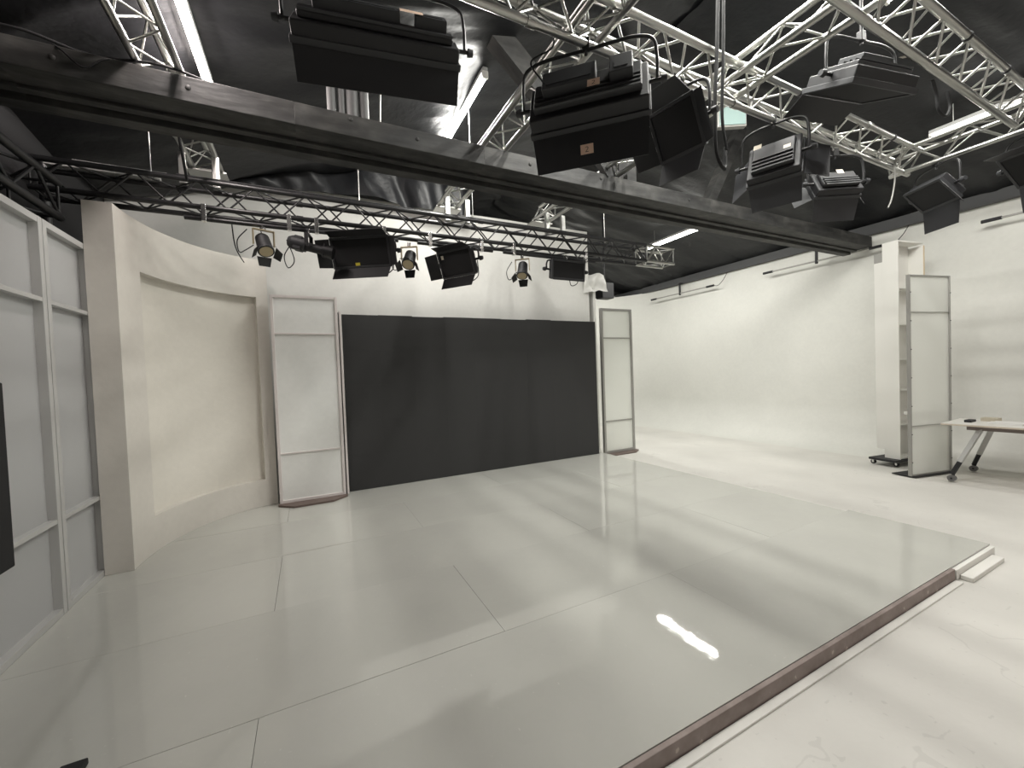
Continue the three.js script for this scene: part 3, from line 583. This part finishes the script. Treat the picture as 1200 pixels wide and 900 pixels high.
{
  const t = thing('profile_spot', 'black long-barrelled profile spot hanging beside the widest softlight under the truss', 'stage light', [0.07, 2.93, -4.7], 255 * D);
  const hp = (n, g, m) => { const q = part(n, g, m, t); q.rotation.x = -14 * D; return q; };
  hp('lamp_housing', [rod(V(0, 0.01, 0.16), V(0, 0.01, 0.03), 0.07, 18), rod(V(0, 0.01, 0.16), V(0, 0.01, 0.2), 0.07, 18, 0.05), box(-0.06, 0.06, -0.06, 0.08, 0.06, 0.14, 0.01)], mat.charcoal);
  hp('barrel', rod(V(0, 0, 0.03), V(0, 0, -0.14), 0.045, 16), mat.blackPaint);
  hp('colour_frame', [rod(V(0, 0, -0.14), V(0, 0, -0.24), 0.068, 16), box(-0.06, 0.06, -0.06, 0.06, -0.16, -0.145)], mat.blackMetal);
  part('yoke', [box(-0.095, -0.088, -0.01, 0.13, -0.018, 0.018), box(0.088, 0.095, -0.01, 0.13, -0.018, 0.018), box(-0.095, 0.095, 0.122, 0.13, -0.018, 0.018)], mat.blackMetal, t);
  part('clamp', box(-0.018, 0.018, 0.13, 0.18, -0.016, 0.016, 0.004), mat.chrome, t);
  part('cable', pipe([[0, 0.0, 0.19], [0, -0.1, 0.24], [0.02, -0.22, 0.2], [0.03, -0.16, 0.14], [0.03, 0.06, 0.2]], 0.005, 30, 6), mat.rubber, t);
}

// ---------------------------------------------------------------- small rigging and oddments
function cable(label, pts, r, m = mat.rubber, group) { return tag(part('cable', pipe(pts, r, 40, 6), m, scene), label, 'cable', group); }
cable('thin cable dangling behind the top of the curved niche wall', [[-0.62, 3.2, -4.94], [-0.62, 3.0, -5.1], [-0.6, 2.93, -5.3], [-0.58, 2.9, -5.4]].map(([x, y, z]) => [x, y, z]), 0.006);
cable('straight thin cable hanging down to the top of the curved niche wall', [[-0.38, 3.2, -4.96], [-0.36, 3.05, -5.0], [-0.35, 2.92, -5.02]], 0.005);
cable('black cable bundle hanging from the silver truss beside the edge-on softlight', [[2.78, 4.3, -1.98], [2.76, 3.8, -1.99], [2.74, 3.4, -2.0], [2.78, 3.1, -2.02], [2.86, 3.02, -2.02], [2.9, 3.2, -2.04]], 0.014);
cable('second black cable hanging beside the bundle at the edge-on softlight', [[2.84, 4.3, -1.98], [2.83, 3.8, -1.99], [2.82, 3.35, -2.0], [2.86, 3.15, -2.0]], 0.012);
cable('black cable looped over the front silver truss', [[4.75, 3.85, -1.47], [4.85, 3.78, -1.48], [4.9, 3.65, -1.48], [5.0, 3.62, -1.47], [5.1, 3.72, -1.47], [5.05, 3.84, -1.47]], 0.012);
cable('grey cable loop under the right corner of the silver frame', [[5.8, 3.64, -2.1], [5.85, 3.5, -2.12], [5.82, 3.3, -2.14], [5.74, 3.2, -2.14]], 0.008, mat.frameGrey);
cable('loose black cables running along the top of the tie beam', [[-1.9, 3.76, -3.64], [-1.5, 3.79, -3.62], [-1.2, 3.755, -3.66], [-0.8, 3.78, -3.63], [-0.5, 3.745, -3.66]], 0.009);
cable('black cable drooping over the face of the tie beam', [[-1.35, 3.74, -3.62], [-1.3, 3.70, -3.585], [-1.2, 3.62, -3.585], [-1.1, 3.70, -3.585], [-1.05, 3.74, -3.63]], 0.006);
cable('pair of black cables hanging below the tie beam near the left silver truss', [[-0.87, 3.75, -4.2], [-0.88, 3.55, -4.4], [-0.9, 3.42, -4.62], [-0.92, 3.46, -4.72]], 0.011);
cable('thin black cable lying along the top of the long black truss', [[-1.0, 3.495, -4.74], [0.2, 3.50, -4.75], [1.4, 3.49, -4.74], [2.6, 3.50, -4.76], [3.8, 3.49, -4.75]], 0.012);
// rails on the right wall
[[-8.75, -6.72, 'dark rail on the far part of the white right wall'], [-5.5, -3.42, 'dark rail on the white right wall next to the tall bookcase'], [-2.28, 0.3, 'dark rail on the white right wall above the wheeled table']].forEach(([a, b, label]) => {
  const t = thing('wall_rail', label, 'rail', [9.0, 3.52, (a + b) / 2]); const h = (b - a) / 2;
  part('tube', rod(V(0, 0, -h), V(0, 0, h), 0.016, 10), mat.frameGrey, t);
  for (const s of [-1, 1]) part('end_fitting', rod(V(0, 0, s * h), V(0, 0, s * (h - 0.2)), 0.026, 10), mat.blackPaint, t);
  part('bracket', [box(-0.02, 0.02, -0.05, 0.27, -0.02, 0.02, 0.004), box(-0.02, 0.105, 0.25, 0.28, -0.02, 0.02, 0.004)], mat.blackPaint, t);
  part('cable', pipe([[0, 0, h], [0.02, -0.02, h + 0.1], [0.06, 0.1, h + 0.22], [0.1, 0.26, h + 0.3]], 0.006, 20, 6), mat.rubber, t);
});
tag(part('loudspeaker', [box(5.88, 6.2, 3.14, 3.48, -7.35, -7.12, 0.01), rod(V(6.04, 3.48, -7.24), V(6.04, 4.9, -7.24), 0.015, 8)], mat.blackPaint, scene), 'small black loudspeaker hanging in the corner past the white back flat', 'loudspeaker');
{ // crumpled white sheet on the end of the back flat
  const g = new THREE.PlaneGeometry(0.6, 0.36, 14, 10), p = g.attributes.position;
  for (let i = 0; i < p.count; i++) { const x = p.getX(i), y = p.getY(i); p.setXYZ(i, x + 0.05 * noise(y * 6, x * 3, 1), y + 0.12 * x + 0.05 * noise(x * 5, 1.2, 4), 0.10 * noise(x * 5, y * 6, 2.2) + 0.3 * y * y - 0.2 * y); }
  g.computeVertexNormals(); g.translate(5.24, 3.30, -6.60);
  tag(part('white_sheet', g, mat.flat, scene), 'crumpled white sheet folded over the top end of the back flat', 'sheet');
}
{
  const t = thing('floodlight', 'small floodlight with a greenish reflection coloured into its glass under the roof behind the silver truss', 'floodlight', [4.88, 4.66, -3.32], -0.5);
  part('casing', [box(-0.18, 0.18, -0.13, 0.13, -0.09, -0.012, 0.015), rod(V(0, 0.12, -0.05), V(0, 0.46, -0.05), 0.012, 8)], mat.frameGrey, t);
  part('glass', box(-0.16, 0.16, -0.11, 0.11, -0.012, 0.0), mat.glass, t);
}
{
  const t = thing('corner_post', 'black upright post with an orange cap behind the left black truss', 'post', [-2.0, 0, -5.06]);
  part('post', rod(V(0, FL, 0), V(0, 3.56, 0), 0.035, 12), mat.blackMetal, t);
  part('cap', rod(V(0, 3.56, 0), V(0, 3.585, 0), 0.037, 12), mat.orange, t);
}
renderer.render(scene, camera);
